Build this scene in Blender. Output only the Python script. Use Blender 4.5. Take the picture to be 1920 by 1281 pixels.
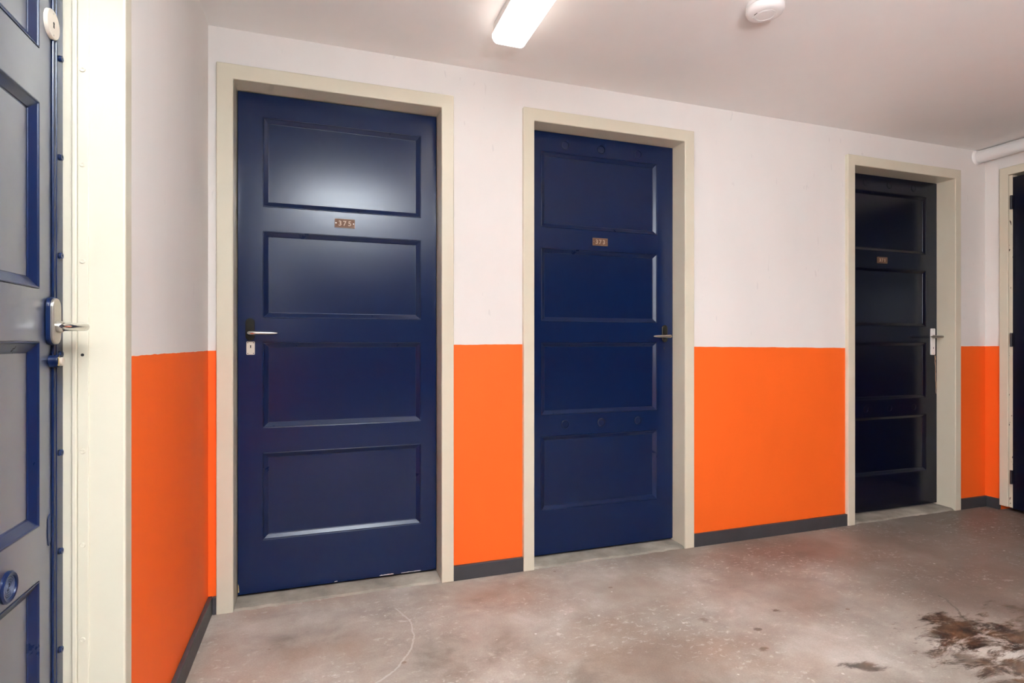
import bpy, bmesh, math, random
from mathutils import Vector, Matrix

for o in list(bpy.data.objects):
    bpy.data.objects.remove(o)
S = bpy.context.scene
C = S.collection
R = math.radians
PI = math.pi

# ---------------------------------------------------------------- camera, world, lights, exposure
cam_d = bpy.data.cameras.new('camera')
cam_d.sensor_width = 36.0
cam_d.lens = 1052.8 / 1920 * 36.0
cam_d.shift_y = 0.00125
cam_d.clip_start = 0.02
cam = bpy.data.objects.new('camera', cam_d)
C.objects.link(cam)
cam.location = (0.0, 0.0, 1.035)
cam.rotation_euler = (R(90), 0.0, R(-18.96))
S.camera = cam

W = bpy.data.worlds.new('world')
S.world = W
W.use_nodes = True
W.node_tree.nodes['Background'].inputs[0].default_value = (0.9, 0.95, 1.0, 1)
W.node_tree.nodes['Background'].inputs[1].default_value = 0.0

S.view_settings.view_transform = 'Standard'
S.view_settings.look = 'None'
S.view_settings.gamma = 1.0
S.view_settings.use_curve_mapping = False
S.view_settings.exposure = 1.36
try:
    S.cycles.use_denoising = True
    S.cycles.max_bounces = 10
    S.cycles.diffuse_bounces = 6
    S.cycles.sample_clamp_indirect = 12.0
except Exception:
    pass

LAMP_POWER = 1.9        # emission strength of the ceiling batten's diffuser

# the photographer's flash, above the camera and turned up at the ceiling
fl = bpy.data.lights.new('bounce_flash', 'SPOT')
fl.energy = 1120.0
fl.spot_size = R(68)
fl.spot_blend = 1.0
fl.shadow_soft_size = 0.04
fl.color = (0.86, 0.97, 1.06)
flo = bpy.data.objects.new('bounce_flash', fl)
C.objects.link(flo)
flo.location = (0.0, -0.10, 1.36)
flo.rotation_euler = Vector((0.26, 0.02, 1.0)).to_track_quat('-Z', 'Y').to_euler()
# added fill disk behind the camera, facing up to brighten the ceiling
sp_d = bpy.data.lights.new('ceiling_fill', 'AREA')
sp_d.shape = 'DISK'
sp_d.size = 0.30
sp_d.energy = 46.0
sp_d.color = (0.86, 0.97, 1.06)
spo = bpy.data.objects.new('ceiling_fill', sp_d)
C.objects.link(spo)
spo.location = (0.48, -1.00, 1.32)
spo.rotation_euler = Vector((-0.12, 0.0, 1.0)).to_track_quat('-Z', 'Y').to_euler()

# added fill spot aimed at the far corner, lifting the dim right side
f2 = bpy.data.lights.new('corridor_fill', 'SPOT')
f2.energy = 66.0
f2.spot_size = R(80)
f2.spot_blend = 1.0
f2.shadow_soft_size = 0.28
f2.color = (0.90, 0.98, 1.03)
f2o = bpy.data.objects.new('corridor_fill', f2)
C.objects.link(f2o)
f2o.location = (0.35, -0.75, 1.45)
f2o.rotation_euler = (Vector((3.7, 2.3, 1.75)) - Vector(f2o.location)).to_track_quat('-Z', 'Y').to_euler()

# ---------------------------------------------------------------- helpers
def link(name, me, parent=None, mat=None):
    o = bpy.data.objects.new(name, me)
    C.objects.link(o)
    if parent is not None:
        o.parent = parent
    if mat is not None and me is not None:
        me.materials.append(mat)
    return o


def tag(o, label=None, cat=None, group=None, kind=None):
    if label: o['label'] = label
    if cat: o['category'] = cat
    if group: o['group'] = group
    if kind: o['kind'] = kind
    return o


def empty(name, loc, rz=0.0):
    o = bpy.data.objects.new(name, None)
    C.objects.link(o)
    o.location = loc
    o.rotation_euler = (0, 0, rz)
    o.empty_display_size = 0.1
    return o


def obj(name, bm, mat, parent=None, smooth=False, bevel=0.0, seg=2):
    bmesh.ops.recalc_face_normals(bm, faces=bm.faces)
    me = bpy.data.meshes.new(name)
    bm.to_mesh(me)
    bm.free()
    o = link(name, me, parent, mat)
    if smooth:
        for p in me.polygons:
            p.use_smooth = True
        try:
            me.set_sharp_from_angle(angle=R(40))
        except Exception:
            pass
    if bevel > 0:
        m = o.modifiers.new('bevel', 'BEVEL')
        m.width = bevel
        m.segments = seg
        m.limit_method = 'ANGLE'
        m.angle_limit = R(35)
    return o


def box(x0, x1, y0, y1, z0, z1, bm=None):
    bm = bm or bmesh.new()
    v = [bm.verts.new((x, y, z)) for x in (x0, x1) for y in (y0, y1) for z in (z0, z1)]
    for f in ((0, 1, 3, 2), (4, 6, 7, 5), (0, 4, 5, 1), (2, 3, 7, 6), (0, 2, 6, 4), (1, 5, 7, 3)):
        bm.faces.new([v[i] for i in f])
    return bm


def extrude_poly(pts, d0, d1, axis='y', bm=None):
    """closed outline pts (a, b) extruded from d0 to d1 along axis ('y': (a, d, b); 'x': (d, a, b))"""
    bm = bm or bmesh.new()
    mk = (lambda a, b, d: (a, d, b)) if axis == 'y' else (lambda a, b, d: (d, a, b))
    f = [bm.verts.new(mk(a, b, d0)) for a, b in pts]
    g = [bm.verts.new(mk(a, b, d1)) for a, b in pts]
    bm.faces.new(f)
    bm.faces.new(list(reversed(g)))
    n = len(pts)
    for i in range(n):
        bm.faces.new((f[i], g[i], g[(i + 1) % n], f[(i + 1) % n]))
    return bm


def grid_slab(us, vs, holes, d0, d1, axis='y'):
    """slab in the (u, v) plane with rectangular holes (cells (i, j) left out), thickness d0..d1"""
    bm = bmesh.new()
    mk = (lambda u, d, v: (u, d, v)) if axis == 'y' else (lambda u, d, v: (d, u, v))
    solid = {(i, j) for i in range(len(us) - 1) for j in range(len(vs) - 1)} - set(holes)
    vc = {}

    def V(i, j, k):
        if (i, j, k) not in vc:
            vc[(i, j, k)] = bm.verts.new(mk(us[i], (d0, d1)[k], vs[j]))
        return vc[(i, j, k)]
    for i, j in solid:
        for k in (0, 1):
            bm.faces.new((V(i, j, k), V(i + 1, j, k), V(i + 1, j + 1, k), V(i, j + 1, k)))
        for (di, dj), (a, b) in {(-1, 0): ((0, 0), (0, 1)), (1, 0): ((1, 0), (1, 1)), (0, -1): ((0, 0), (1, 0)), (0, 1): ((0, 1), (1, 1))}.items():
            if (i + di, j + dj) not in solid:
                p, q = (i + a[0], j + a[1]), (i + b[0], j + b[1])
                bm.faces.new((V(*p, 0), V(*q, 0), V(*q, 1), V(*p, 1)))
    return bm


def ring_xy(c, r, n, ax):
    """n points of a circle of radius r round c in the plane normal to ax"""
    ax = Vector(ax).normalized()
    u = ax.orthogonal().normalized()
    w = ax.cross(u)
    return [Vector(c) + r * (math.cos(2 * PI * k / n) * u + math.sin(2 * PI * k / n) * w) for k in range(n)]


def lathe(prof, origin, axis, n=32, bm=None):
    """profile [(r, h)] turned round axis through origin; ends closed where r > 0"""
    bm = bm or bmesh.new()
    ax = Vector(axis).normalized()
    rings = []
    for r, h in prof:
        c = Vector(origin) + ax * h
        if r < 1e-6:
            rings.append([bm.verts.new(c)])
        else:
            rings.append([bm.verts.new(p) for p in ring_xy(c, r, n, ax)])
    for a, b in zip(rings[:-1], rings[1:]):
        if len(a) == 1 and len(b) == 1:
            continue
        for k in range(n):
            l = (k + 1) % n
            if len(a) == 1:
                bm.faces.new((a[0], b[l], b[k]))
            elif len(b) == 1:
                bm.faces.new((a[k], a[l], b[0]))
            else:
                bm.faces.new((a[k], a[l], b[l], b[k]))
    if len(rings[0]) > 1: bm.faces.new(rings[0])
    if len(rings[-1]) > 1: bm.faces.new(list(reversed(rings[-1])))
    return bm


def torus(c, axis, rr, r, n=40, m=8, bm=None):
    bm = bm or bmesh.new()
    ax = Vector(axis).normalized()
    u = ax.orthogonal().normalized()
    w = ax.cross(u)
    g = []
    for i in range(n):
        t = 2 * PI * i / n
        d = math.cos(t) * u + math.sin(t) * w
        g.append([bm.verts.new(Vector(c) + d * (rr + r * math.cos(2 * PI * j / m)) + ax * r * math.sin(2 * PI * j / m)) for j in range(m)])
    for i in range(n):
        for j in range(m):
            bm.faces.new((g[i][j], g[(i + 1) % n][j], g[(i + 1) % n][(j + 1) % m], g[i][(j + 1) % m]))
    return bm


def tube(path, radii, n=16, flat=1.0, up=(0, 0, 1), bm=None):
    """swept tube along path with a radius (or (ra, rb)) per point; flat squashes it along up"""
    bm = bm or bmesh.new()
    P = [Vector(p) for p in path]
    rings = []
    for i, p in enumerate(P):
        t = (P[min(i + 1, len(P) - 1)] - P[max(i - 1, 0)]).normalized()
        upv = Vector(up)
        s = t.cross(upv).normalized()
        q = s.cross(t).normalized()
        r = radii[i]
        ra, rb = r if isinstance(r, tuple) else (r, r * flat)
        rings.append([bm.verts.new(p + s * ra * math.cos(2 * PI * k / n) + q * rb * math.sin(2 * PI * k / n)) for k in range(n)])
    for a, b in zip(rings[:-1], rings[1:]):
        for k in range(n):
            l = (k + 1) % n
            bm.faces.new((a[k], a[l], b[l], b[k]))
    bm.faces.new(rings[0])
    bm.faces.new(list(reversed(rings[-1])))
    return bm


def capsule(cx, cz, w, h, n=12):
    """outline of an upright plate with round ends"""
    r = w / 2
    k = h / 2 - r
    pts = [(cx + r * math.cos(PI * i / n), cz + k + r * math.sin(PI * i / n)) for i in range(n + 1)]
    pts += [(cx - r * math.cos(PI * i / n), cz - k - r * math.sin(PI * i / n)) for i in range(n + 1)]
    return pts


def rounded(cx, cz, w, h, r, n=5):
    pts = []
    for sx, sz, a0 in ((1, 1, 0), (-1, 1, 90), (-1, -1, 180), (1, -1, 270)):
        for i in range(n + 1):
            a = R(a0 + 90 * i / n)
            pts.append((cx + sx * (w / 2 - r) + r * math.cos(a), cz + sz * (h / 2 - r) + r * math.sin(a)))
    return pts


# ---------------------------------------------------------------- materials
class NT:
    def __init__(self, name):
        self.m = bpy.data.materials.new(name)
        self.m.use_nodes = True
        self.t = self.m.node_tree
        self.b = self.t.nodes['Principled BSDF']

    def n(self, kind, **kw):
        x = self.t.nodes.new(kind)
        for k, v in kw.items():
            if k.startswith('i_'):
                key = k[2:]
                x.inputs[int(key) if key.isdigit() else key.replace('_', ' ')].default_value = v
            else:
                setattr(x, k, v)
        return x

    def l(self, a, b):
        self.t.links.new(a, b)

    def set(self, **kw):
        for k, v in kw.items():
            self.b.inputs[k.replace('_', ' ')].default_value = v
        return self

    def coords(self, scale=(1, 1, 1), kind='Object'):
        tc = self.n('ShaderNodeTexCoord')
        mp = self.n('ShaderNodeMapping')
        mp.inputs['Scale'].default_value = scale
        self.l(tc.outputs[kind], mp.inputs['Vector'])
        return mp.outputs['Vector']

    def noise(self, vec, scale, detail=4, rough=0.55, dist=0.0):
        x = self.n('ShaderNodeTexNoise')
        x.inputs['Scale'].default_value = scale
        x.inputs['Detail'].default_value = detail
        x.inputs['Roughness'].default_value = rough
        x.inputs['Distortion'].default_value = dist
        self.l(vec, x.inputs['Vector'])
        return x.outputs['Fac']

    def ramp(self, fac, stops):
        x = self.n('ShaderNodeValToRGB')
        e = x.color_ramp.elements
        while len(e) < len(stops):
            e.new(0.5)
        for s, (p, c) in zip(e, stops):
            s.position = p
            s.color = c if len(c) == 4 else (*c, 1)
        self.l(fac, x.inputs['Fac'])
        return x.outputs['Color']

    def math(self, op, a, b=None, clamp=False):
        x = self.n('ShaderNodeMath', operation=op, use_clamp=clamp)
        for i, v in enumerate((a, b)):
            if v is None: continue
            if isinstance(v, (int, float)): x.inputs[i].default_value = v
            else: self.l(v, x.inputs[i])
        return x.outputs[0]

    def mix(self, fac, a, b, blend='MIX'):
        x = self.n('ShaderNodeMix', data_type='RGBA', blend_type=blend)
        for s, v in ((x.inputs[0], fac), (x.inputs[6], a), (x.inputs[7], b)):
            if isinstance(v, (int, float)): s.default_value = v
            elif isinstance(v, tuple): s.default_value = v if len(v) == 4 else (*v, 1)
            else: self.l(v, s)
        return x.outputs[2]

    def bump(self, h, strength, dist=0.002):
        x = self.n('ShaderNodeBump')
        x.inputs['Strength'].default_value = strength
        x.inputs['Distance'].default_value = dist
        self.l(h, x.inputs['Height'])
        self.l(x.outputs['Normal'], self.b.inputs['Normal'])
        return x


WHITE = (0.78, 0.735, 0.70)
ORANGE = (0.90, 0.128, 0.012)


def wall_material(name, line, axis=None):
    """white over orange; the paint line's height: one number, or stops (coordinate, height) along an axis"""
    n = NT(name)
    v = n.coords()
    sp = n.n('ShaderNodeSeparateXYZ')
    n.l(v, sp.inputs[0])
    wob = n.math('MULTIPLY', n.math('SUBTRACT', n.noise(v, 14, 3), 0.5), 0.006)
    z = n.math('ADD', sp.outputs['Z'], wob)
    if isinstance(line, float):
        up = n.math('GREATER_THAN', z, line)
    else:
        mr = n.n('ShaderNodeMapRange')
        n.l(sp.outputs[axis], mr.inputs['Value'])
        mr.inputs['From Min'].default_value = -0.5
        mr.inputs['From Max'].default_value = 4.5
        rc = n.ramp(mr.outputs[0], [((x + 0.5) / 5.0, ((h - 0.9) * 5,) * 3) for x, h in line])
        hh = n.math('ADD', n.math('MULTIPLY', rc, 0.2), 0.9)
        up = n.math('GREATER_THAN', z, hh)
    dirt = n.noise(n.coords((1, 1, 0.45)), 3.2, 5, 0.6)
    wcol = n.ramp(dirt, [(0.3, tuple(c * 0.965 for c in WHITE)), (0.6, WHITE)])
    ocol = n.ramp(dirt, [(0.3, tuple(c * 0.95 for c in ORANGE)), (0.62, ORANGE)])
    # a few fine grey scuffs on the white
    sc = n.noise(n.coords((22, 22, 5.5)), 1.6, 2, 0.5)
    scm = n.math('MULTIPLY', n.math('GREATER_THAN', sc, 0.735), 0.16)
    wcol = n.mix(scm, wcol, (0.38, 0.36, 0.36))
    n.l(n.mix(up, ocol, wcol), n.b.inputs['Base Color'])
    n.set(Roughness=0.62)
    n.b.inputs['Specular IOR Level'].default_value = 0.3
    n.bump(n.noise(v, 130, 3, 0.6), 0.18, 0.0012)
    return n.m


def plain(name, col, rough=0.5, metal=0.0, bump=0.0, bscale=80, var=0.0, spec=0.5):
    n = NT(name)
    v = n.coords()
    if var > 0:
        f = n.noise(v, 6, 5, 0.6)
        n.l(n.ramp(f, [(0.3, tuple(c * (1 - var) for c in col)), (0.7, col)]), n.b.inputs['Base Color'])
    else:
        n.set(Base_Color=(*col, 1))
    n.set(Roughness=rough, Metallic=metal)
    n.b.inputs['Specular IOR Level'].default_value = spec
    if bump > 0:
        n.bump(n.noise(v, bscale, 4, 0.6), bump, 0.0015)
    return n.m


BLUE = (0.0022, 0.0105, 0.050)
NAVY = (0.0009, 0.0020, 0.0105)                     # darker base colour on the two doors at the far end


def blue_paint(name, strokes=(5, 5, 60), base=BLUE, rough=(0.195, 0.225), bump=0.045, ior=1.40):
    """gloss paint over old brush marks; strokes = noise scale per axis (small = drawn out along it)"""
    n = NT(name)
    v = n.coords(strokes)
    f = n.noise(v, 1.0, 6, 0.65, 0.2)
    g = n.noise(n.coords((1, 1, 1)), 5.0, 4, 0.6)
    n.l(n.ramp(g, [(0.3, tuple(c * 0.86 for c in base)), (0.7, base)]), n.b.inputs['Base Color'])
    mr = n.n('ShaderNodeMapRange')
    n.l(f, mr.inputs['Value'])
    mr.inputs['From Min'].default_value = 0.3
    mr.inputs['From Max'].default_value = 0.7
    mr.inputs['To Min'].default_value = rough[0]
    mr.inputs['To Max'].default_value = rough[1]
    n.l(mr.outputs[0], n.b.inputs['Roughness'])
    n.b.inputs['IOR'].default_value = ior
    n.bump(f, bump, 0.0012)
    return n.m


def cream_paint(name, chips=None):
    n = NT(name)
    v = n.coords()
    base = (0.67, 0.61, 0.48)
    f = n.noise(v, 4, 4, 0.6)
    col = n.ramp(f, [(0.3, tuple(c * 0.95 for c in base)), (0.7, base)])
    if chips:
        sp = n.n('ShaderNodeSeparateXYZ')
        n.l(v, sp.inputs[0])
        x0, x1 = chips
        inside = n.math('MULTIPLY', n.math('GREATER_THAN', sp.outputs['X'], x0), n.math('LESS_THAN', sp.outputs['X'], x1))
        c = n.noise(n.coords((60, 60, 16)), 1.0, 3, 0.6)
        m = n.math('MULTIPLY', inside, n.math('GREATER_THAN', c, 0.66))
        col = n.mix(m, col, (0.045, 0.012, 0.01))
    n.l(col, n.b.inputs['Base Color'])
    n.set(Roughness=0.27)
    n.bump(n.noise(n.coords((60, 60, 3)), 1.0, 3, 0.5), 0.06, 0.001)
    return n.m


def floor_material():
    n = NT('floor_concrete')
    v = n.coords()
    big = n.noise(v, 1.1, 5, 0.62, 0.3)
    mid = n.noise(v, 5.5, 6, 0.66, 0.4)
    tone = n.math('ADD', n.math('MULTIPLY', big, 0.6), n.math('MULTIPLY', mid, 0.4))
    col = n.ramp(tone, [(0.37, (0.19, 0.157, 0.13)), (0.45, (0.32, 0.267, 0.225)), (0.53, (0.405, 0.352, 0.303)), (0.64, (0.53, 0.485, 0.435))])
    # reddish worn patches
    red = n.math('MULTIPLY', n.ramp(n.noise(n.coords((0.9, 1.3, 1)), 1.5, 4, 0.55), [(0.47, (0, 0, 0)), (0.62, (1, 1, 1))]), 0.5)
    col = n.mix(red, col, (0.28, 0.175, 0.12))
    # trodden-in dirt where the corridor narrows to the far corner
    dm = n.n('ShaderNodeMapping', vector_type='TEXTURE')
    dm.inputs['Location'].default_value = (3.9, 1.9, 0)
    dm.inputs['Rotation'].default_value = (0, 0, R(-8))
    dm.inputs['Scale'].default_value = (3.0, 1.7, 1)
    n.l(v, dm.inputs['Vector'])
    dl = n.n('ShaderNodeVectorMath', operation='LENGTH')
    n.l(dm.outputs['Vector'], dl.inputs[0])
    dd = n.math('ADD', dl.outputs['Value'], n.math('MULTIPLY', n.math('SUBTRACT', n.noise(v, 2.2, 5, 0.6), 0.5), 1.6))
    col = n.mix(n.math('MULTIPLY', n.ramp(dd, [(0.35, (1, 1, 1)), (1.0, (0, 0, 0))]), 0.8), col, (0.135, 0.104, 0.084))
    # fine pale scratches and chips
    a = n.noise(n.coords((34, 50, 1)), 1.0, 8, 0.72, 0.5)
    b = n.noise(v, 2.6, 4, 0.6)
    pale = n.math('MULTIPLY', n.math('MULTIPLY', n.ramp(a, [(0.55, (0, 0, 0)), (0.66, (1, 1, 1))]), n.ramp(b, [(0.44, (0, 0, 0)), (0.58, (1, 1, 1))])), 0.55)
    col = n.mix(pale, col, (0.66, 0.62, 0.58))
    vo = n.n('ShaderNodeTexVoronoi')
    vo.inputs['Scale'].default_value = 9.0
    n.l(v, vo.inputs['Vector'])
    spk = n.math('LESS_THAN', vo.outputs['Distance'], 0.045)
    col = n.mix(n.math('MULTIPLY', spk, 0.6), col, (0.72, 0.68, 0.64))
    dots = n.n('ShaderNodeTexVoronoi')
    dots.inputs['Scale'].default_value = 4.3
    n.l(n.coords((1, 1.4, 1)), dots.inputs['Vector'])
    dk = n.math('LESS_THAN', n.math('ADD', dots.outputs['Distance'], n.math('MULTIPLY', mid, 0.06)), 0.075)
    col = n.mix(n.math('MULTIPLY', dk, 0.6), col, (0.16, 0.09, 0.045))
    # fine grain
    gr = n.noise(v, 170, 3, 0.7)
    col = n.mix(0.35, col, n.ramp(gr, [(0.3, (0.35, 0.35, 0.35)), (0.7, (0.65, 0.65, 0.65))]), 'OVERLAY')
    # brown spill marks: (x, y, rx, ry, turn, strength)
    tm = n.n('ShaderNodeMapping', vector_type='POINT')
    tm.inputs['Rotation'].default_value = (0, 0, R(22))
    tm.inputs['Scale'].default_value = (6, 15, 1)
    n.l(v, tm.inputs['Vector'])
    tears = n.noise(tm.outputs['Vector'], 1.0, 8, 0.74, 0.5)
    hue = n.noise(v, 11, 5, 0.6)
    for cx, cy, rx, ry, rot, st in ((2.17, 1.37, 0.20, 0.14, 10, 1.0), (2.36, 1.27, 0.22, 0.12, -25, 0.85), (2.02, 1.26, 0.15, 0.08, -15, 0.7), (2.16, 1.14, 0.26, 0.09, -20, 0.85),
                                    (1.98, 1.08, 0.22, 0.08, -10, 0.8), (2.62, 1.40, 0.14, 0.05, -25, 0.7), (1.645, 1.33, 0.075, 0.025, -28, 0.8),
                                    (1.50, 1.63, 0.022, 0.014, 0, 0.7), (1.67, 1.72, 0.02, 0.014, 0, 0.8), (1.36, 1.75, 0.025, 0.02, 0, 0.55), (1.42, 1.52, 0.02, 0.012, 0, 0.7)):
        mp = n.n('ShaderNodeMapping', vector_type='TEXTURE')
        mp.inputs['Location'].default_value = (cx, cy, 0)
        mp.inputs['Rotation'].default_value = (0, 0, R(rot))
        mp.inputs['Scale'].default_value = (rx, ry, 1)
        tc = n.n('ShaderNodeTexCoord')
        n.l(tc.outputs['Object'], mp.inputs['Vector'])
        ln = n.n('ShaderNodeVectorMath', operation='LENGTH')
        n.l(mp.outputs['Vector'], ln.inputs[0])
        d = n.math('ADD', ln.outputs['Value'], n.math('MULTIPLY', n.math('SUBTRACT', tears, 0.5), 5.0))
        m = n.ramp(d, [(0.40, (1, 1, 1)), (1.0, (0, 0, 0))])
        col = n.mix(n.math('MULTIPLY', m, st), col, n.ramp(hue, [(0.40, (0.022, 0.012, 0.009)), (0.64, (0.125, 0.062, 0.03))]))
    # a curved pale scrape in front of the first door and a dark crack near the spill
    for cx, cy, rad, th, lo, hi, c, st in ((-0.05, 2.05, 0.37, 0.0035, -0.30, 0.17, (0.56, 0.53, 0.50), 0.5),):
        mp = n.n('ShaderNodeMapping', vector_type='POINT')
        mp.inputs['Location'].default_value = (-cx, -cy, 0)
        tc = n.n('ShaderNodeTexCoord')
        n.l(tc.outputs['Object'], mp.inputs['Vector'])
        s2 = n.n('ShaderNodeSeparateXYZ')
        n.l(mp.outputs['Vector'], s2.inputs[0])
        ln = n.n('ShaderNodeVectorMath', operation='LENGTH')
        n.l(mp.outputs['Vector'], ln.inputs[0])
        on = n.math('LESS_THAN', n.math('ABSOLUTE', n.math('SUBTRACT', n.math('ADD', ln.outputs['Value'], n.math('MULTIPLY', n.math('SUBTRACT', mid, 0.5), 0.05)), rad)), th)
        on = n.math('MULTIPLY', on, n.math('GREATER_THAN', s2.outputs['Y'], lo))
        on = n.math('MULTIPLY', on, n.math('LESS_THAN', s2.outputs['Y'], hi))
        on = n.math('MULTIPLY', on, n.math('GREATER_THAN', s2.outputs['X'], 0.0))
        col = n.mix(n.math('MULTIPLY', on, st), col, c)
    # dark crack running into the spill
    cm = n.n('ShaderNodeMapping', vector_type='TEXTURE')
    cm.inputs['Location'].default_value = (2.312, 1.474, 0)
    cm.inputs['Rotation'].default_value = (0, 0, math.atan2(1.36 - 1.588, 2.237 - 2.388))
    n.l(v, cm.inputs['Vector'])
    cs = n.n('ShaderNodeSeparateXYZ')
    n.l(cm.outputs['Vector'], cs.inputs[0])
    cw = n.math('ADD', cs.outputs['Y'], n.math('MULTIPLY', n.math('SUBTRACT', mid, 0.5), 0.09))
    on = n.math('MULTIPLY', n.math('LESS_THAN', n.math('ABSOLUTE', cw), 0.0045), n.math('LESS_THAN', n.math('ABSOLUTE', cs.outputs['X']), 0.16))
    col = n.mix(n.math('MULTIPLY', on, 0.75), col, (0.09, 0.07, 0.055))
    n.l(col, n.b.inputs['Base Color'])
    rr = n.ramp(mid, [(0.35, (0.42,) * 3), (0.65, (0.62,) * 3)])
    n.l(rr, n.b.inputs['Roughness'])
    n.bump(n.math('ADD', n.math('MULTIPLY', gr, 0.4), mid), 0.3, 0.003)
    return n.m


M = dict(
    ceiling=plain('ceiling_white', (0.85, 0.82, 0.80), 0.7, bump=0.08, bscale=60, var=0.02, spec=0.2),
    wall_back=wall_material('wall_paint_back', [(-0.4, 1.005), (0.50, 1.027), (0.95, 1.028), (1.8, 1.015), (2.82, 1.006), (3.75, 1.014)], 'X'),
    wall_left=wall_material('wall_paint_left', 1.005),
    wall_right=wall_material('wall_paint_right', 1.014),
    floor=floor_material(),
    cream=cream_paint('cream_gloss'),
    cream_chipped=cream_paint('cream_gloss_chipped', (0.047, 0.075)),
    skirting=plain('charcoal_skirting', (0.052, 0.050, 0.055), 0.42, bump=0.4, bscale=45, var=0.25),
    sill=plain('threshold_concrete', (0.40, 0.35, 0.29), 0.8, bump=0.9, bscale=30, var=0.55, spec=0.3),
    blue_h=blue_paint('blue_gloss_panel', (3, 3, 80)),
    blue_v=blue_paint('blue_gloss_stile', (120, 120, 4)),
    blue_m=blue_paint('blue_gloss_moulding', (14, 14, 14), rough=(0.27, 0.30), bump=0.05),
    chrome=plain('worn_chrome', (0.62, 0.60, 0.56), 0.16, 1.0, bump=0.05, bscale=200, var=0.2),
    dark_plate=plain('blackened_plate', (0.018, 0.016, 0.012), 0.22, 0.3, var=0.3),
    dull_plate=plain('dull_nickel', (0.50, 0.46, 0.40), 0.34, 0.9, var=0.2, bump=0.1, bscale=150),
    ivory=plain('ivory_lock_plate', (0.66, 0.58, 0.49), 0.45, bump=0.1, var=0.12),
    white_plate=plain('white_handle_plate', (0.78, 0.74, 0.70), 0.3),
    bronze=plain('bronze_plate', (0.15, 0.07, 0.038), 0.6, 0.1, var=0.3, bump=0.1, bscale=120),
    digit=plain('worn_brass_digit', (0.50, 0.36, 0.26), 0.45, 0.2, var=0.25),
    rim=plain('bronze_rim', (0.24, 0.145, 0.09), 0.5, 0.2, var=0.3),
    hole=plain('keyhole_black', (0.006, 0.005, 0.005), 0.8),
    pipe=plain('pipe_white', (0.78, 0.75, 0.73), 0.42, bump=0.12, bscale=60, var=0.06),
    plastic=plain('white_plastic', (0.80, 0.77, 0.75), 0.35),
    tray=plain('lamp_tray', (0.74, 0.71, 0.69), 0.4),
    hinge=plain('painted_hinge', (0.012, 0.008, 0.014), 0.4),
    brass=plain('brass_chip', (0.62, 0.47, 0.22), 0.35, 0.9),
    wood=plain('bare_wood', (0.62, 0.40, 0.25), 0.7, var=0.3),
)
n = NT('lamp_diffuser')
n.set(Base_Color=(0.9, 0.88, 0.85, 1), Roughness=0.4)
n.b.inputs['Emission Color'].default_value = (1.0, 0.93, 0.84, 1)
n.b.inputs['Emission Strength'].default_value = LAMP_POWER
M['diffuser'] = n.m

# ---------------------------------------------------------------- the room
XL, XR, YB, YN, ZC = -0.400, 4.006, 2.400, -8.000, 2.246
TH = 0.20
XF, YO = 9.0, 0.70        # past the end wall's corner (y = YO) the corridor runs on to the right, unlit


def structure(name, bm, mat, label, cat, bevel=0.0):
    return tag(obj(name, bm, mat, None, bevel=bevel), label, cat, kind='structure')


structure('floor', box(XL - TH, XF + TH, YN - TH, YB + TH, -0.12, 0.0), M['floor'],
          'worn grey brown concrete floor with brown spill marks', 'floor')
structure('ceiling', box(XL - TH, XF + TH, YN - TH, YB + TH, ZC, ZC + 0.12), M['ceiling'],
          'flat white painted ceiling with one batten light and a smoke detector', 'ceiling')

# frame outlines in the room: (outer a, inner a, inner b, outer b, outer top, inner top)
FR1 = (-0.370, -0.311, 0.498, 0.552, 2.105, 2.047)
FR2 = (0.874, 0.926, 1.735, 1.791, 2.103, 2.045)
FR3 = (2.824, 2.878, 3.703, 3.754, 2.103, 2.045)
bk = grid_slab([XL - TH, FR1[0], FR1[3], FR2[0], FR2[3], FR3[0], FR3[3], XR + TH], [0.0, 2.1025, ZC], [(1, 0), (3, 0), (5, 0)], YB, YB + TH)
structure('wall_back', bk, M['wall_back'], 'long wall, white over orange, holding three blue numbered doors', 'wall')
FL = (0.525, 0.569, 1.380, 1.424, 2.105, 2.047)      # along y on the left wall
lf = grid_slab([YN, FL[0], FL[3], YB], [0.0, 2.1045, ZC], [(1, 0)], XL - TH, XL, 'x')
structure('wall_left', lf, M['wall_left'], 'short wall return, white over orange, beside the steel-edged blue door', 'wall')
F4 = (1.360, 1.408, 2.263, 2.311, 2.112, 2.062)      # along y on the right wall
rt = grid_slab([YO, F4[0], F4[3], YB], [0.0, 2.1115, ZC], [(1, 0)], XR, XR + TH, 'x')
structure('wall_right', rt, M['wall_right'], 'end wall, white over orange, under the white pipe', 'wall')
structure('wall_front', box(XL - TH, XF + TH, YN - TH, YN, 0, ZC), M['wall_left'], 'white and orange wall facing the three numbered doors', 'wall')


structure('wall_side', box(XR + TH, XF + TH, YO, YO + TH, 0, ZC), M['wall_left'], 'white and orange corridor wall running on past the end wall corner', 'wall')
structure('wall_far', box(XF, XF + TH, YN, YO, 0, ZC), M['wall_left'], 'white and orange wall closing the corridor', 'wall')


def skirting(name, x0, x1, y0, y1, label, h=0.067):
    bm = box(x0, x1, y0, y1, 0.0, h)
    structure(name, bm, M['skirting'], label, 'baseboard', bevel=0.003)


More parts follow.
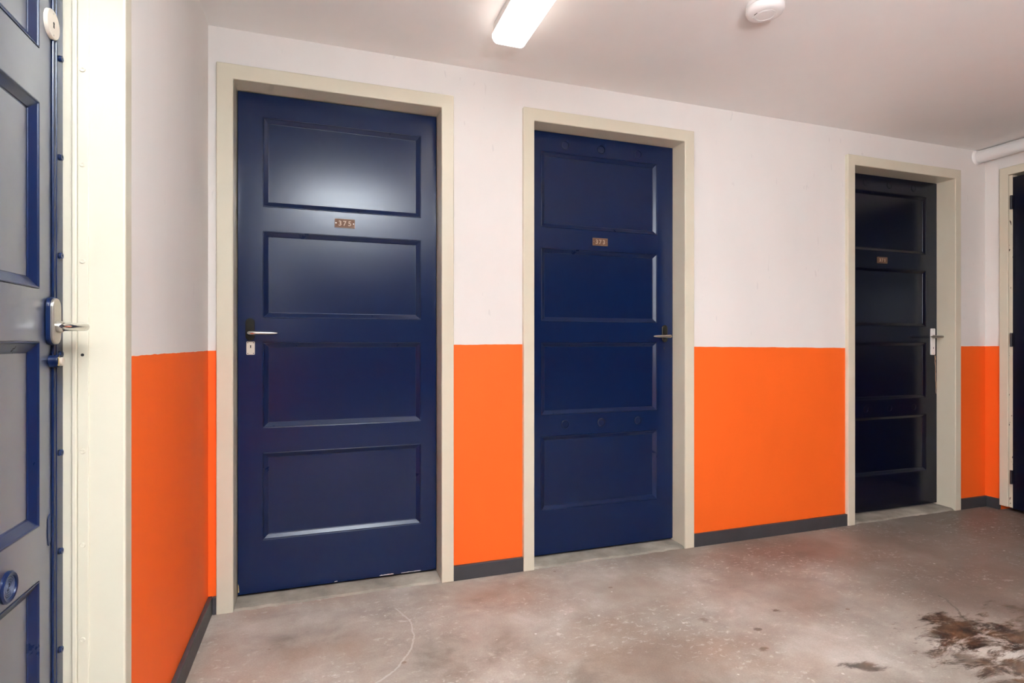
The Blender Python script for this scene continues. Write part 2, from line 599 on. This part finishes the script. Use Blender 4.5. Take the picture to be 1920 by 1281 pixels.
T = 0.016
skirting('baseboard_back', XL + T, FR1[0], YB - T, YB, 'tiny dark baseboard stub in the corner before the first frame')
skirting('baseboard_back', FR1[3], FR2[0], YB - T, YB, 'short charcoal baseboard between doors 375 and 373', 0.064)
skirting('baseboard_back', FR2[3], FR3[0], YB - T, YB, 'long charcoal baseboard between doors 373 and 371', 0.066)
skirting('baseboard_back', FR3[3], XR, YB - T, YB, 'charcoal baseboard between door 371 and the far corner', 0.066)
skirting('baseboard_left', XL, XL + T, FL[3], YB, 'charcoal baseboard running along the left wall return', 0.068)
skirting('baseboard_right', XR - T, XR, F4[3], YB - T, 'charcoal baseboard stub on the end wall by the door frame', 0.066)


# ---------------------------------------------------------------- door frames (local: x across, y into the wall from the casing's face, z up)
def frame_mesh(o0, i0, i1, o1, zt, zi, depth, zb=0.0):
    bm = bmesh.new()
    mk = []
    for d in (0.0, depth):
        mk.append([bm.verts.new((x, d, z)) for x, z in ((o0, zb), (i0, zb), (i0, zi), (i1, zi), (i1, zb), (o1, zb), (o1, zt), (o0, zt))])
    f, g = mk
    for a in ((0, 1, 2, 7), (2, 3, 6, 7), (3, 4, 5, 6)):
        bm.faces.new([f[i] for i in a])
        bm.faces.new([g[i] for i in reversed(a)])
    for i in range(8):
        j = (i + 1) % 8
        bm.faces.new((f[i], f[j], g[j], g[i]))
    return bm


def door_frame(name, loc, rz, fr, depth, label, mat='cream', zb=0.0):
    root = empty(name, loc, rz)
    tag(root, label, 'door frame', kind='structure')
    w = fr[3] - fr[0]
    obj('casing', frame_mesh(0.0, fr[1] - fr[0], fr[2] - fr[0], w, fr[4], fr[5], depth, zb), M[mat], root, bevel=0.004)
    return root


CF = 0.020                                             # how far the casings stand off the wall
tr1 = door_frame('trim_1', (FR1[0], YB - CF, 0), 0, FR1, 0.19, 'cream door frame around the door numbered 375')
tr2 = door_frame('trim_2', (FR2[0], YB - CF, 0), 0, FR2, 0.19, 'cream door frame around the door numbered 373')
tr3 = door_frame('trim_3', (FR3[0], YB - CF, 0), 0, FR3, 0.19, 'cream door frame around the door numbered 371')
tr0 = door_frame('trim_4', (XL + 0.015, FL[0], 0), R(90), FL, 0.18, 'wide cream frame with a row of screws beside the nearest blue door')
tr4 = door_frame('trim_5', (XR - CF, F4[3], 0), R(-90), F4, 0.16, 'cream frame with chipped paint around the last door under the pipe', 'cream', 0.03)

# the nearest frame's far jamb: a raised ridge, a flat strip and its screws (local x = inner edge of the right leg, local y = depth)
jx = FL[2] - FL[0]
obj('ridge', box(jx - 0.006, jx + 0.0005, 0.0835, 0.0925, 0.0, 2.047), M['cream'], tr0, bevel=0.002)
st = obj('strip', box(jx - 0.003, jx + 0.0005, 0.064, 0.083, 0.0, 2.047), M['cream'], tr0, bevel=0.001)
for z in (0.032, 0.228, 0.425, 0.619, 0.812, 1.203, 1.401, 1.596, 1.793):
    bm = lathe([(0.0, 0.0018), (0.0018, 0.0014), (0.0024, 0.0022), (0.0046, 0.0022), (0.0054, 0.0)], (jx - 0.003, 0.0745, z), (-1, 0, 0), 16)
    obj('screw', bm, M['cream'], st, smooth=True)
obj('screw_hole', lathe([(0.003, 0.0), (0.003, 0.0006)], (jx - 0.0031, 0.0745, 1.010), (-1, 0, 0), 12), M['hole'], st)

# chipped inner stop of the last frame
obj('stop', box(F4[3] - F4[2] + 0.001, F4[3] - F4[2] + 0.021, 0.007, 0.05, 0.03, 2.058), M['cream_chipped'], tr4, bevel=0.0015)


def threshold(name, x0, x1, label, yf=2.392, seed=1):
    """raised concrete sill, its front lip worn unevenly"""
    rnd = random.Random(seed)
    bm = bmesh.new()
    N = 26
    prof = [(yf, 0.0), (yf + 0.004, 0.009), (yf + 0.016, 0.0125), (2.47, 0.0135), (2.575, 0.0135), (2.575, 0.0)]
    rows = []
    for i in range(N + 1):
        x = x0 + (x1 - x0) * i / N
        dy = rnd.uniform(-0.006, 0.004)
        rows.append([bm.verts.new((x, y + (dy if k < 3 else 0), z * (rnd.uniform(0.8, 1.05) if k in (1, 2) else 1))) for k, (y, z) in enumerate(prof)])
    for a, b in zip(rows[:-1], rows[1:]):
        for k in range(len(prof)):
            l = (k + 1) % len(prof)
            bm.faces.new((a[k], a[l], b[l], b[k]))
    bm.faces.new(rows[0])
    bm.faces.new(list(reversed(rows[-1])))
    return tag(obj(name, bm, M['sill'], None, smooth=True), label, 'threshold', kind='structure')


threshold('trim_6', FR1[1] + 0.0005, FR1[2] - 0.0005, 'worn raised concrete threshold under the door numbered 375', seed=3)
threshold('trim_7', FR2[1] + 0.0005, FR2[2] - 0.0005, 'worn raised concrete threshold under the door numbered 373', seed=5)
threshold('trim_8', FR3[1] + 0.0005, FR3[2] - 0.0005, 'worn raised concrete threshold under the door numbered 371', seed=8)

# ---------------------------------------------------------------- doors (local: x across from the viewer's left, y into the leaf, z up)
ROWS = ((1.588, 1.949), (1.137, 1.487), (0.690, 1.037), (0.236, 0.588))
ZB, ZT = 0.024, 2.043
THICK = 0.042


def moulding_mesh(x0, x1, z0, z1):
    prof = [(0.0, 0.0), (0.0, -0.0012), (0.0025, -0.0012), (0.004, 0.0015), (0.0185, 0.0095), (0.0192, 0.0112), (0.022, 0.0115), (0.022, 0.0165), (0.0, 0.0165)]
    bm = bmesh.new()
    loops = []
    for w, d in prof:
        loops.append([bm.verts.new(p) for p in ((x0 + w, d, z0 + w), (x1 - w, d, z0 + w), (x1 - w, d, z1 - w), (x0 + w, d, z1 - w))])
    for a, b in zip(loops, loops[1:] + loops[:1]):
        for k in range(4):
            l = (k + 1) % 4
            bm.faces.new((a[k], a[l], b[l], b[k]))
    return bm


def text_mesh(ch, size, depth):
    cu = bpy.data.curves.new('digit', 'FONT')
    cu.body = ch
    cu.size = size
    cu.extrude = depth
    cu.offset = 0.0003
    cu.align_x = 'CENTER'
    cu.align_y = 'CENTER'
    t = bpy.data.objects.new('digit_text', cu)
    C.objects.link(t)
    bpy.context.view_layer.update()
    me = bpy.data.meshes.new_from_object(t.evaluated_get(bpy.context.evaluated_depsgraph_get()))
    bpy.data.objects.remove(t)
    bpy.data.curves.remove(cu)
    me.transform(Matrix.Rotation(R(90), 4, 'X'))       # stands up, faces -y
    # letters laid out by Blender's own font: centre each on its box
    xs = [v.co.x for v in me.vertices]
    zs = [v.co.z for v in me.vertices]
    me.transform(Matrix.Translation((-(min(xs) + max(xs)) / 2, 0, -(min(zs) + max(zs)) / 2)))
    return me


def make_leaf(root, w, left, right, leaf='blue_leaf', panel='blue_h', trim='blue_m'):
    us = [0.0, left, w - right, w]
    vs = [ZB] + [z for r in reversed(ROWS) for z in r] + [ZT]
    holes = [(1, 1), (1, 3), (1, 5), (1, 7)]
    obj('leaf', grid_slab(us, vs, holes, 0.0, THICK), M[leaf], root, bevel=0.0018)
    for z0, z1 in ROWS:
        p = obj('panel', box(left + 0.0003, w - right - 0.0003, 0.0115, 0.028, z0 + 0.0003, z1 - 0.0003), M[panel], root)
        tag(obj('moulding', moulding_mesh(left, w - right, z0, z1), M[trim], p, bevel=0.0008))


def leaf_material(name='blue_gloss_leaf', base=BLUE):
    """brush marks run along the rails, and upright on the two stiles"""
    n = NT(name)
    tc = n.n('ShaderNodeTexCoord')
    sp = n.n('ShaderNodeSeparateXYZ')
    n.l(tc.outputs['Object'], sp.inputs[0])
    stile = n.math('MAXIMUM', n.math('LESS_THAN', sp.outputs['X'], 0.082), n.math('GREATER_THAN', sp.outputs['X'], 0.722))
    fh = n.noise(n.coords((3, 3, 80)), 1.0, 6, 0.65, 0.2)
    fv = n.noise(n.coords((90, 40, 3)), 1.0, 6, 0.65, 0.2)
    mx = n.n('ShaderNodeMix', data_type='FLOAT')
    n.l(stile, mx.inputs[0]); n.l(fh, mx.inputs[2]); n.l(fv, mx.inputs[3])
    f = mx.outputs[0]
    n.set(Base_Color=(*base, 1), IOR=1.40)
    mr = n.n('ShaderNodeMapRange')
    n.l(f, mr.inputs['Value'])
    mr.inputs['From Min'].default_value = 0.3
    mr.inputs['From Max'].default_value = 0.7
    mr.inputs['To Min'].default_value = 0.195
    mr.inputs['To Max'].default_value = 0.225
    n.l(mr.outputs[0], n.b.inputs['Roughness'])
    n.bump(f, 0.055, 0.0012)
    return n.m


M['blue_leaf'] = leaf_material()
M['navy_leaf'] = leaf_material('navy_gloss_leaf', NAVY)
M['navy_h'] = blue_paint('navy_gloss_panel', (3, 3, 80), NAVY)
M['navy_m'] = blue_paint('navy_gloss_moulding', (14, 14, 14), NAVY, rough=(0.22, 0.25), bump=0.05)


def number_plate(root, x, z, text):
    pl = obj('number_plate', extrude_poly(rounded(x, z, 0.082, 0.037, 0.0015), -0.003, 0.0), M['bronze'], root, bevel=0.0008)
    tag(pl, 'bronze number plate reading %s' % text)
    rim = grid_slab([x - 0.041, x - 0.0392, x + 0.0392, x + 0.041], [z - 0.0185, z - 0.0167, z + 0.0167, z + 0.0185], [(1, 1)], -0.0042, -0.0028)
    obj('rim', rim, M['rim'], pl)
    for k, ch in enumerate(text):
        me = text_mesh(ch, 0.029, 0.0011)
        d = link('digit', me, pl, M['digit'])
        d.location = (x + (k - 1) * 0.0195, -0.004, z)
    for s in (-1, 1):
        obj('screw', lathe([(0.0022, 0.0), (0.0018, 0.001), (0.0, 0.0013)], (x + s * 0.0355, -0.003, z), (0, -1, 0), 12), M['chrome'], pl, smooth=True)


def lever_mesh(x, z, s, y0, out=0.056, length=0.105):
    """post out of the plate, elbow, then a tapering grip towards s"""
    path = [(x, y0, z), (x, y0 - out * 0.55, z)]
    rad = [(0.0085, 0.0085), (0.0078, 0.0078)]
    for k in range(1, 6):
        a = k / 5 * PI / 2
        path.append((x + s * 0.012 * (1 - math.cos(a)), y0 - out * 0.55 - (out * 0.45) * math.sin(a), z))
        rad.append((0.0078, 0.0078))
    for k in range(1, 8):
        t = k / 7
        path.append((x + s * (0.012 + (length - 0.012) * t), y0 - out + 0.004 * t, z - 0.001 * t))
        e = 1.0 if k < 6 else (0.86 if k == 6 else 0.45)
        rad.append(((0.0078 + 0.0012 * t) * e, (0.0078 - 0.0012 * t) * e))
    return tube(path, rad, 16)


def handle(root, x, z, s, plate_mat='dark_plate', lever_mat='chrome', zl=None, th=0.008, hw=(0.034, 0.090), long=False, out=0.056):
    zl = z - 0.014 if zl is None else zl
    edge = capsule(x, z, *hw) if not long else rounded(x, z, hw[0], hw[1], 0.006)
    h = obj('handle_plate', extrude_poly(edge, -th, 0.0), M[plate_mat], root, smooth=True, bevel=0.0025)
    obj('collar', lathe([(0.0115, 0.0), (0.0115, 0.006), (0.009, 0.0095)], (x, -th, zl), (0, -1, 0), 24), M[plate_mat if not long else 'dull_plate'], h, smooth=True)
    obj('lever', lever_mesh(x, zl, s, -th - 0.004, out), M[lever_mat], h, smooth=True)
    return h


def keyhole(parent, x, y, z, r=0.0026):
    bm = lathe([(r, 0.0), (r, 0.0005)], (x, y, z), (0, -1, 0), 14)
    bm2 = extrude_poly([(x - r * 0.55, z), (x + r * 0.55, z), (x + r * 0.9, z - 3.2 * r), (x - r * 0.9, z - 3.2 * r)], y - 0.00052, y, bm=bm)
    obj('keyhole', bm2, M['hole'], parent)


# --- door with number 375: handle at the viewer's left
d1 = empty('door_1', (-0.308, 2.480, 0))
tag(d1, 'blue four-panel door numbered 375 with handle at its left edge', 'door', kind='structure')
make_leaf(d1, 0.803, 0.093, 0.070)
number_plate(d1, 0.411, 1.540, '375')
handle(d1, 0.046, 1.089, 1, zl=1.074)
lp = obj('lock_plate', extrude_poly(rounded(0.0475, 1.0135, 0.031, 0.053, 0.003), -0.0025, 0.0), M['ivory'], d1, bevel=0.0008)
tag(lp, 'ivory lock plate with keyhole')
obj('ring', torus((0.0475, -0.0026, 1.019), (0, 1, 0), 0.0078, 0.0008, 24, 6), M['ivory'], lp, smooth=True)
keyhole(lp, 0.0475, -0.0026, 1.0225)
for sx, sz in ((-1, 1), (1, 1), (1, -1), (-1, -1)):
    obj('screw', lathe([(0.0019, 0.0), (0.0017, 0.0006)], (0.0475 + sx * 0.0105, -0.0025, 1.0135 + sz * 0.0215), (0, -1, 0), 10), M['hole'], lp)

# flaked paint along the bottom edge and a raw yellow nick at the hinge-side corner
for x, w, h in ((0.585, 0.060, 0.004), (0.690, 0.085, 0.0022), (0.375, 0.012, 0.003)):
    rnd = random.Random(int(x * 1000))
    up = [(x - w / 2 + w * k / 8, ZB + 0.004 + h * rnd.uniform(0.4, 1.0)) for k in range(9)]
    dn = [(a, ZB + 0.0036) for a, b in up]
    tag(obj('paint_flake', extrude_poly(dn + up[::-1], -0.0009, 0.0), M['white_plate'], d1), 'pale flaked paint edge')
tag(obj('paint_flake', extrude_poly([(0.0005, 0.034), (0.006, 0.036), (0.004, 0.062), (0.0005, 0.070)], -0.0009, 0.0), M['brass'], d1), 'yellowish nick at the bottom corner')

# --- door with number 373: handle right, two rows of painted vent rings
def vents(root, w, rows, grille=False, faint=False, mat='blue_m'):
    for z in rows:
        for dx in (0.608, 0.413, 0.206):
            x = w - dx
            if grille:
                v = obj('vent', lathe([(0.027, 0.0), (0.027, 0.0035), (0.024, 0.006), (0.0205, 0.0052), (0.0195, 0.0015), (0.0, 0.0015)], (x, 0.0, z), (0, -1, 0), 36), M['blue_m'], root, smooth=True)
                for k in range(5):
                    obj('grille_ring', torus((x, -0.0022, z), (0, 1, 0), 0.0185 - 0.0038 * k, 0.0011, 32, 6), M['grille'], v, smooth=True)
            else:
                r = 0.0185
                h = 0.0016 if faint else 0.0036
                obj('vent', lathe([(r + 0.0022, 0.0), (r + 0.0020, h * 0.8), (r + 0.0010, h), (r - 0.0004, h), (r - 0.0012, h * 0.7), (r - 0.0016, 0.0002), (0.0, 0.0004)], (x, 0.0, z), (0, -1, 0), 36), M[mat], root, smooth=True)


M['blue_hard'] = blue_paint('blue_hard_gloss', (20, 20, 20), rough=(0.34, 0.40), ior=3.2)
M['grille'] = blue_paint('worn_blue_grille', (20, 20, 20), (0.06, 0.075, 0.13), (0.3, 0.45), 0.2)
d2 = empty('door_2', (0.929, 2.480, 0))
tag(d2, 'blue four-panel door numbered 373 with two rows of round vents', 'door', kind='structure')
make_leaf(d2, 0.803, 0.070, 0.095)
number_plate(d2, 0.382, 1.532, '373')
handle(d2, 0.751, 1.082, -1, zl=1.068, lever_mat='dark_chrome' if 'dark_chrome' in M else 'chrome', hw=(0.034, 0.088))
vents(d2, 0.803, (1.989, 0.642))
keyhole(d2, 0.751, -0.0002, 1.010)

# --- door with number 371: handle right on a long white plate, split edge below it
d3 = empty('door_3', (2.881, 2.489, 0))
tag(d3, 'dark blue door numbered 371 with a long white handle plate', 'door', kind='structure')
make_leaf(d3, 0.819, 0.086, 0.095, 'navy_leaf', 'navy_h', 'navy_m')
number_plate(d3, 0.343, 1.535, '371')
h3 = handle(d3, 0.774, 1.042, -1, 'white_plate', 'dull_plate', zl=1.073, th=0.010, hw=(0.036, 0.166), long=True)
tag(h3, 'long white handle plate')
keyhole(h3, 0.774, -0.0101, 1.005)
for dz in (-0.074, 0.074):
    obj('screw', lathe([(0.0022, 0.0), (0.0018, 0.001), (0.0, 0.0012)], (0.774, -0.010, 1.042 + dz), (0, -1, 0), 12), M['dull_plate'], h3, smooth=True)
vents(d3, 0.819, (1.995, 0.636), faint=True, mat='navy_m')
rnd = random.Random(4)
zz = [0.955 - 0.0115 * k for k in range(22)]
bm = bmesh.new()
pa = [(0.800 + 0.010 * (k / 21) + rnd.uniform(-0.0015, 0.0015), z) for k, z in enumerate(zz)]
pb = [(min(0.8185, a + (0.006 + rnd.uniform(-0.002, 0.002)) * (1 - 0.75 * k / 21)), z) for k, (a, z) in enumerate(pa)]
extrude_poly(pa + pb[::-1], -0.0012, 0.0, bm=bm)
tag(obj('split_edge', bm, M['wood'], d3), 'strip of bare split wood')

# --- the near door in the left wall
d0 = empty('door_4', (-0.497, 0.573, 0), R(90))
tag(d0, 'glossy blue door nearest the camera, seen at a slant, with steel edge strip', 'door', kind='structure')
make_leaf(d0, 0.803, 0.070, 0.091, 'blue_hard', 'blue_hard')
ss = obj('edge_strip', box(0.773, 0.8025, -0.005, 0.0, ZB, ZT), M['blue_v'], d0, bevel=0.0015)
obj('bead', box(0.761, 0.7725, -0.0045, 0.0, ZB, ZT), M['blue_v'], ss, bevel=0.002)
for k in range(10):
    z = 0.220 + 0.198 * k
    obj('screw', lathe([(0.0064, 0.0), (0.0058, 0.0036), (0.0028, 0.0036), (0.0020, 0.0018), (0.0, 0.0018)], (0.790, -0.005, z), (0, -1, 0), 14), M['blue_m'], ss, smooth=True)
h0 = handle(d0, 0.7555 - 0.002, 1.077, -1, 'dull_plate', 'chrome', zl=1.066, th=0.014, hw=(0.036, 0.090), out=0.044)
tag(h0, 'nickel handle plate with blue paint on its edges')
obj('backing', extrude_poly(capsule(0.7535, 1.077, 0.040, 0.094), -0.0085, -0.0002), M['blue_m'], h0, smooth=True, bevel=0.002)
cy = obj('lock_cylinder', lathe([(0.0125, 0.0), (0.0125, 0.014), (0.0115, 0.0165), (0.0, 0.0165)], (0.757, 0.0, 0.999), (0, -1, 0), 24), M['blue_m'], d0, smooth=True, bevel=0.001)
tag(cy, 'paint-covered lock cylinder')
obj('cylinder_face', lathe([(0.0085, 0.0), (0.0085, 0.004), (0.0075, 0.005), (0.0, 0.005)], (0.759, -0.0160, 0.998), (0, -1, 0), 20), M['ivory'], cy, smooth=True)
obj('brass_chip', box(0.7475, 0.7505, -0.0178, -0.0155, 0.990, 1.007), M['brass'], cy, bevel=0.0006)
rs = obj('keyhole_cover', lathe([(0.028, 0.0), (0.028, 0.0050), (0.0268, 0.0066), (0.0, 0.0067)], (0.756, 0.0, 1.657), (0, -1, 0), 36), M['ivory'], d0, smooth=True)
tag(rs, 'round ivory keyhole cover')
keyhole(rs, 0.756, -0.0066, 1.659, 0.0028)
for dz in (-0.021, 0.021):
    obj('screw', lathe([(0.002, 0.0), (0.0016, 0.0006)], (0.756, -0.0066, 1.657 + dz), (0, -1, 0), 10), M['dull_plate'], rs)
vents(d0, 0.803, (1.990, 0.623), grille=True)
rnd = random.Random(12)
pts = [(0.752 + (0.011 + rnd.uniform(-0.004, 0.004)) * math.cos(2 * PI * k / 14), 0.668 + (0.030 + rnd.uniform(-0.009, 0.009)) * math.sin(2 * PI * k / 14)) for k in range(14)]
tag(obj('gouge', extrude_poly(pts, -0.0016, 0.0), M['blue_m'], d0, bevel=0.0006), 'lumpy overpainted gouge')

# --- the last door in the end wall, almost flush with its frame, hinged at the far side
d4 = empty('door_5', (XR - CF + 0.006, 2.2415, 0), R(-90))
tag(d4, 'dark blue door at the far end beneath the white pipe, hinges showing', 'door', kind='structure')
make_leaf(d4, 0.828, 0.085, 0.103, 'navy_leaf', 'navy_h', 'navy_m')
for z in (1.890, 1.053, 0.217):
    hg = obj('hinge', lathe([(0.0065, -0.042), (0.0065, 0.042)], (-0.003, -0.0085, z), (0, 0, 1), 16), M['hinge'], d4, smooth=True)
    obj('hinge_leaf', box(-0.010, 0.004, -0.0035, -0.001, z - 0.041, z + 0.041), M['hinge'], hg)
handle(d4, 0.775, 1.082, -1, zl=1.068)

# ---------------------------------------------------------------- ceiling light, smoke detector, pipe
cl = empty('ceiling_light', (0.689, 1.44, ZC))
tag(cl, 'long white batten light glowing on the ceiling above the first doors', 'ceiling light')
obj('housing', box(-0.064, 0.064, -0.600, 0.600, -0.034, 0.0), M['tray'], cl, bevel=0.004)
bm = bmesh.new()
prof = [(-0.068, -0.034), (-0.068, -0.050), (-0.060, -0.066), (-0.048, -0.072), (0.048, -0.072), (0.060, -0.066), (0.068, -0.050), (0.068, -0.034)]
extrude_poly(prof, -0.606, 0.606, bm=bm)
obj('diffuser', bm, M['diffuser'], cl, bevel=0.005)

sd = empty('smoke_detector', (1.507, 1.603, ZC))
tag(sd, 'round white smoke detector on the ceiling to the right of the batten light', 'smoke detector')
obj('base', lathe([(0.064, 0.0), (0.064, 0.012), (0.060, 0.014)], (0, 0, 0), (0, 0, -1), 48), M['plastic'], sd, smooth=True)
bd = obj('cover', lathe([(0.060, 0.013), (0.064, 0.016), (0.0645, 0.026), (0.060, 0.034), (0.050, 0.039), (0.038, 0.041), (0.034, 0.0405), (0.033, 0.0395), (0.0, 0.0395)], (0, 0, 0), (0, 0, -1), 48), M['plastic'], sd, smooth=True)
obj('ring', torus((0, 0, -0.0405), (0, 0, 1), 0.0335, 0.0016, 40, 8), M['plastic'], bd, smooth=True)
obj('test_button', lathe([(0.029, 0.039), (0.028, 0.0415), (0.0, 0.0425)], (0, 0, 0), (0, 0, -1), 36), M['plastic'], bd, smooth=True)
obj('indicator', lathe([(0.0026, 0.0), (0.002, 0.002), (0.0, 0.0025)], (-0.028, 0.027, -0.0405), (0, 0, -1), 12), M['white_plate'], bd, smooth=True)
obj('slot', box(-0.0385, -0.036, -0.002, 0.012, -0.0415, -0.0395), M['hole'], bd)

pp = empty('pipe', (3.929, YB, 2.2045))
tag(pp, 'white painted pipe running along the end wall just below the ceiling', 'pipe')
obj('tube', lathe([(0.0385, 0.0), (0.0385, YB - YO - 0.15)], (0, 0, 0), (0, -1, 0), 40), M['pipe'], pp, smooth=True)
obj('collar', lathe([(0.047, 0.0), (0.0455, 0.004), (0.041, 0.009), (0.0386, 0.012)], (0, 0, 0), (0, -1, 0), 40), M['pipe'], pp, smooth=True)
